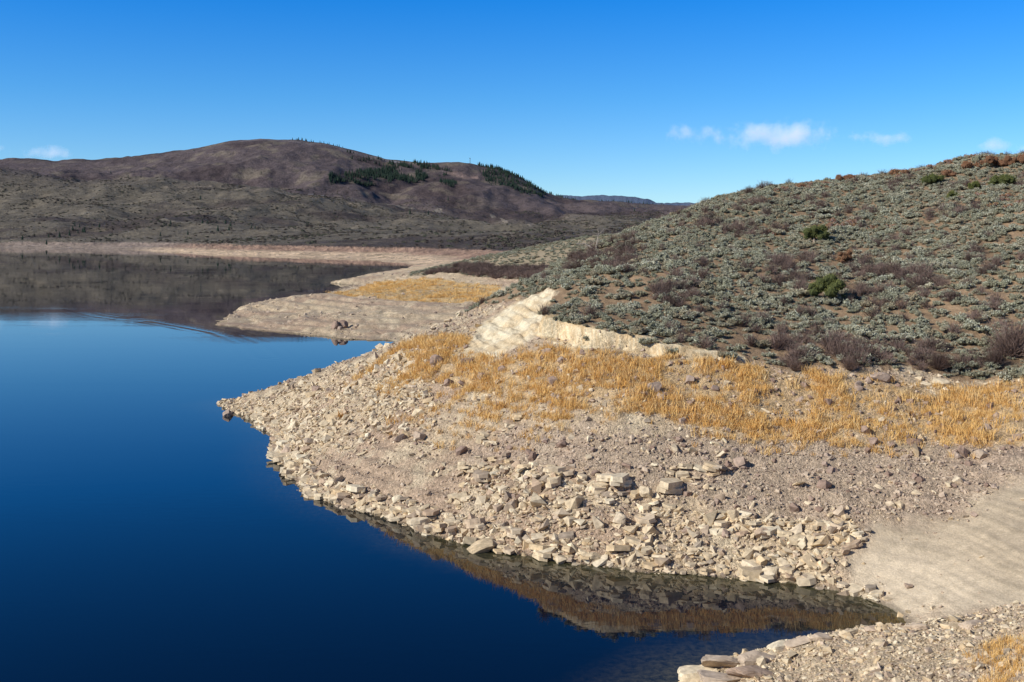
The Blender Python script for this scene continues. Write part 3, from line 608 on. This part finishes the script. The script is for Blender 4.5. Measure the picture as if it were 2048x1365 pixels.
b=fbm(x/70,y/70,4,2); kk=rng.random(len(x))<.05+.4*ss((b-.52)*7); x,y=x[kk],y[kk]; z,d=H(x,y,True); kk=(d>25)&(z>8.5); x,y,z=x[kk],y[kk],z[kk]
s=rng.uniform(2.2,5.5,len(x)); scatter('distant_scrub',np.stack([x,y,z-.3],1),rrot(len(x),.02),np.stack([s*1.2,s*1.2,s*.7],1),tl)
x=np.concatenate([rng.uniform(-800,-720,14),rng.uniform(-640,-330,16)]); y=rng.uniform(1680,1950,30); pts,k=place(x,y,.3,20); s=rng.uniform(6,11,len(pts))
scatter('conifer_forest',pts,rrot(len(pts),.02),np.stack([s*1.3,s*1.3,s],1),[o.copy() for o in tc])
# ---- radio mast on the summit
steel,_,b=mat('painted_steel'); b.inputs['Base Color'].default_value=(.10,.10,.11,1)
D=4580; x0=(940-1024)/FU*D; z0=float(H(np.array([x0]),np.array([float(D)]))[0]); segs=[]
for j in range(3):
    a=j*2.094; segs.append(((2.4*math.cos(a),2.4*math.sin(a),-2),(.6*math.cos(a),.6*math.sin(a),22),.4,.3))
    for i in range(5):
        z1,z2=i*4.2,(i+1)*4.2; R1=2.4-1.8*z1/22; R2=2.4-1.8*z2/22; a2=a+2.094; segs.append(((R1*math.cos(a),R1*math.sin(a),z1),(R2*math.cos(a2),R2*math.sin(a2),z2),.16,.16))
segs+=[((-3,0,21),(3,0,21),.9,.9),((0,0,22),(0,0,27),.3,.15)]
limbs('radio_mast',segs,steel,(x0,D,z0))
# ---- tiny farmhouses
wl,_,b=mat('house_siding'); b.inputs['Base Color'].default_value=(.20,.15,.11,1)
rf,_,b=mat('metal_roof'); b.inputs['Base Color'].default_value=(.13,.12,.12,1)
dk,_,b=mat('window_glass'); b.inputs['Base Color'].default_value=(.03,.03,.04,1)
def house(u,v,D0,D1,w):
    q=farhits([(u,v)],D0,D1)[0]; e=bpy.data.objects.new('farmhouse',None); sc.collection.objects.link(e); e.location=q
    hw,hd,h=w/2,w*.35,w*.28
    wa=mesh_obj('walls',[(-hw,-hd,-1),(hw,-hd,-1),(hw,hd,-1),(-hw,hd,-1),(-hw,-hd,h),(hw,-hd,h),(hw,hd,h),(-hw,hd,h),(-hw,0,h*1.75),(hw,0,h*1.75)],[(0,1,5,4),(1,2,6,9,5),(2,3,7,6),(3,0,4,8,7)],[wl],None,True)
    ro=mesh_obj('roof',[(-hw-.5,-hd-.6,h-.3),(hw+.5,-hd-.6,h-.3),(hw+.5,0,h*1.8),(-hw-.5,0,h*1.8),(-hw-.5,hd+.6,h-.3),(hw+.5,hd+.6,h-.3)],[(0,1,2,3),(3,2,5,4)],[rf],None,True)
    V=[];F=[]
    for cx0 in (-.6,-.2,.25,.65):
        o=len(V); a=cx0*hw; V+=[(a,-hd-.03,h*.35),(a+w*.08,-hd-.03,h*.35),(a+w*.08,-hd-.03,h*.8),(a,-hd-.03,h*.8)]; F.append((o,o+1,o+2,o+3))
    wi=mesh_obj('windows',V,F,[dk],None,True)
    for c in (wa,ro,wi): c.parent=e
house(622,393,2000,3400,13); house(645,395,2000,3400,9)
# ---------------------------------------------------------------- clouds (real volumes)
cm=bpy.data.materials.new('cloud_vapour'); cm.use_nodes=True; nt=cm.node_tree; nt.nodes.clear()
out=nt.nodes.new('ShaderNodeOutputMaterial'); tc_=nt.nodes.new('ShaderNodeTexCoord'); 
ln=nt.nodes.new('ShaderNodeVectorMath'); ln.operation='LENGTH'; nt.links.new(tc_.outputs['Object'],ln.inputs[0])
p=pos(nt); nz=noisen(nt,p,.0034,6,.65)
den=mathn(nt,'SUBTRACT',mathn(nt,'MULTIPLY',nz,3.6),mathn(nt,'MULTIPLY_ADD',ln.outputs['Value'],1.3,c=.98))
den=mathn(nt,'MULTIPLY',den,.0034); den=mathn(nt,'MAXIMUM',den,0.0)
vs=nt.nodes.new('ShaderNodeVolumePrincipled'); vs.inputs['Color'].default_value=(.97,.97,.98,1); nt.links.new(den,vs.inputs['Density'])
vs.inputs['Emission Color'].default_value=(.62,.68,.84,1); nt.links.new(mathn(nt,'MULTIPLY',den,.6),vs.inputs['Emission Strength'])  # added self-glow stands in for multiply scattered sunlight inside the cloud
nt.links.new(vs.outputs[0],out.inputs['Volume'])
def cloud(u,v,w,h,seed):
    D=15000.; x,y,z=S(u,v,D); W_=w/FU*D/2; H_=h/FU*D/2
    bm=bmesh.new(); bmesh.ops.create_icosphere(bm,subdivisions=3,radius=1)
    me=bpy.data.meshes.new('cloud'); bm.to_mesh(me); bm.free(); me.materials.append(cm)
    o=bpy.data.objects.new('cloud',me); sc.collection.objects.link(o); o.location=(x,y,z); o.scale=(W_*1.15,W_*.5,H_*1.2)
cloud(1565,270,280,66,1); cloud(1380,268,130,46,2); cloud(1760,276,140,32,3); cloud(95,309,150,34,4); cloud(1990,292,100,36,5); cloud(2050,300,60,34,6); cloud(-5,297,44,22,7)
# ---------------------------------------------------------------- light, sky, camera
to_sun=Vector((-.82,-.34,.58)).normalized(); el=math.asin(to_sun.z); az=math.atan2(to_sun.x,to_sun.y)
sd=bpy.data.lights.new('sun','SUN'); sd.energy=5.0; sd.angle=math.radians(.53); sd.color=(1,.945,.86)
so=bpy.data.objects.new('sun',sd); sc.collection.objects.link(so); so.rotation_euler=to_sun.to_track_quat('Z','Y').to_euler(); so.location=(-100,-50,120)
w=bpy.data.worlds.new('World'); sc.world=w; w.use_nodes=True; nt=w.node_tree; bg=nt.nodes['Background']
sk=nt.nodes.new('ShaderNodeTexSky'); sk.sky_type='NISHITA'; sk.sun_disc=False; sk.sun_elevation=el; sk.sun_rotation=az%(2*math.pi); sk.altitude=2300; sk.air_density=1.0; sk.dust_density=.2; sk.ozone_density=3
# mountain-air colour correction of the sky by elevation (clear, dry, deep blue)
g_=nt.nodes.new('ShaderNodeTexCoord'); sx=nt.nodes.new('ShaderNodeSeparateXYZ'); nt.links.new(g_.outputs['Generated'],sx.inputs[0])
rp=ramp(nt,sx.outputs['Z'],[(0.0,(.36,.47,.54)),(.035,(.34,.46,.54)),(.124,(.17,.42,.60)),(.215,(.04,.37,.69)),(.42,(.02,.19,.40)),(.75,(.18,.27,.35))])
vm=nt.nodes.new('ShaderNodeVectorMath'); vm.operation='SCALE'; vm.inputs['Scale'].default_value=2.5; nt.links.new(rp,vm.inputs[0])
vv_=nt.nodes.new('ShaderNodeVectorMath'); vv_.operation='MULTIPLY'; nt.links.new(vm.outputs[0],vv_.inputs[0]); nt.links.new(sk.outputs[0],vv_.inputs[1])
nt.links.new(vv_.outputs[0],bg.inputs[0]); bg.inputs[1].default_value=.10
cd=bpy.data.cameras.new('camera'); cam=bpy.data.objects.new('camera',cd); sc.collection.objects.link(cam)
cd.sensor_width=36; cd.lens=36*FU/2048; cd.shift_y=-(682.5-470)/2048; cd.clip_end=60000; cd.clip_start=.5
cam.location=(0,0,EYE); cam.rotation_euler=(math.radians(90),0,0); sc.camera=cam
sc.view_settings.view_transform='Standard'; sc.view_settings.look='None'; sc.view_settings.exposure=0
print('done',round(time.time()-T0,1))
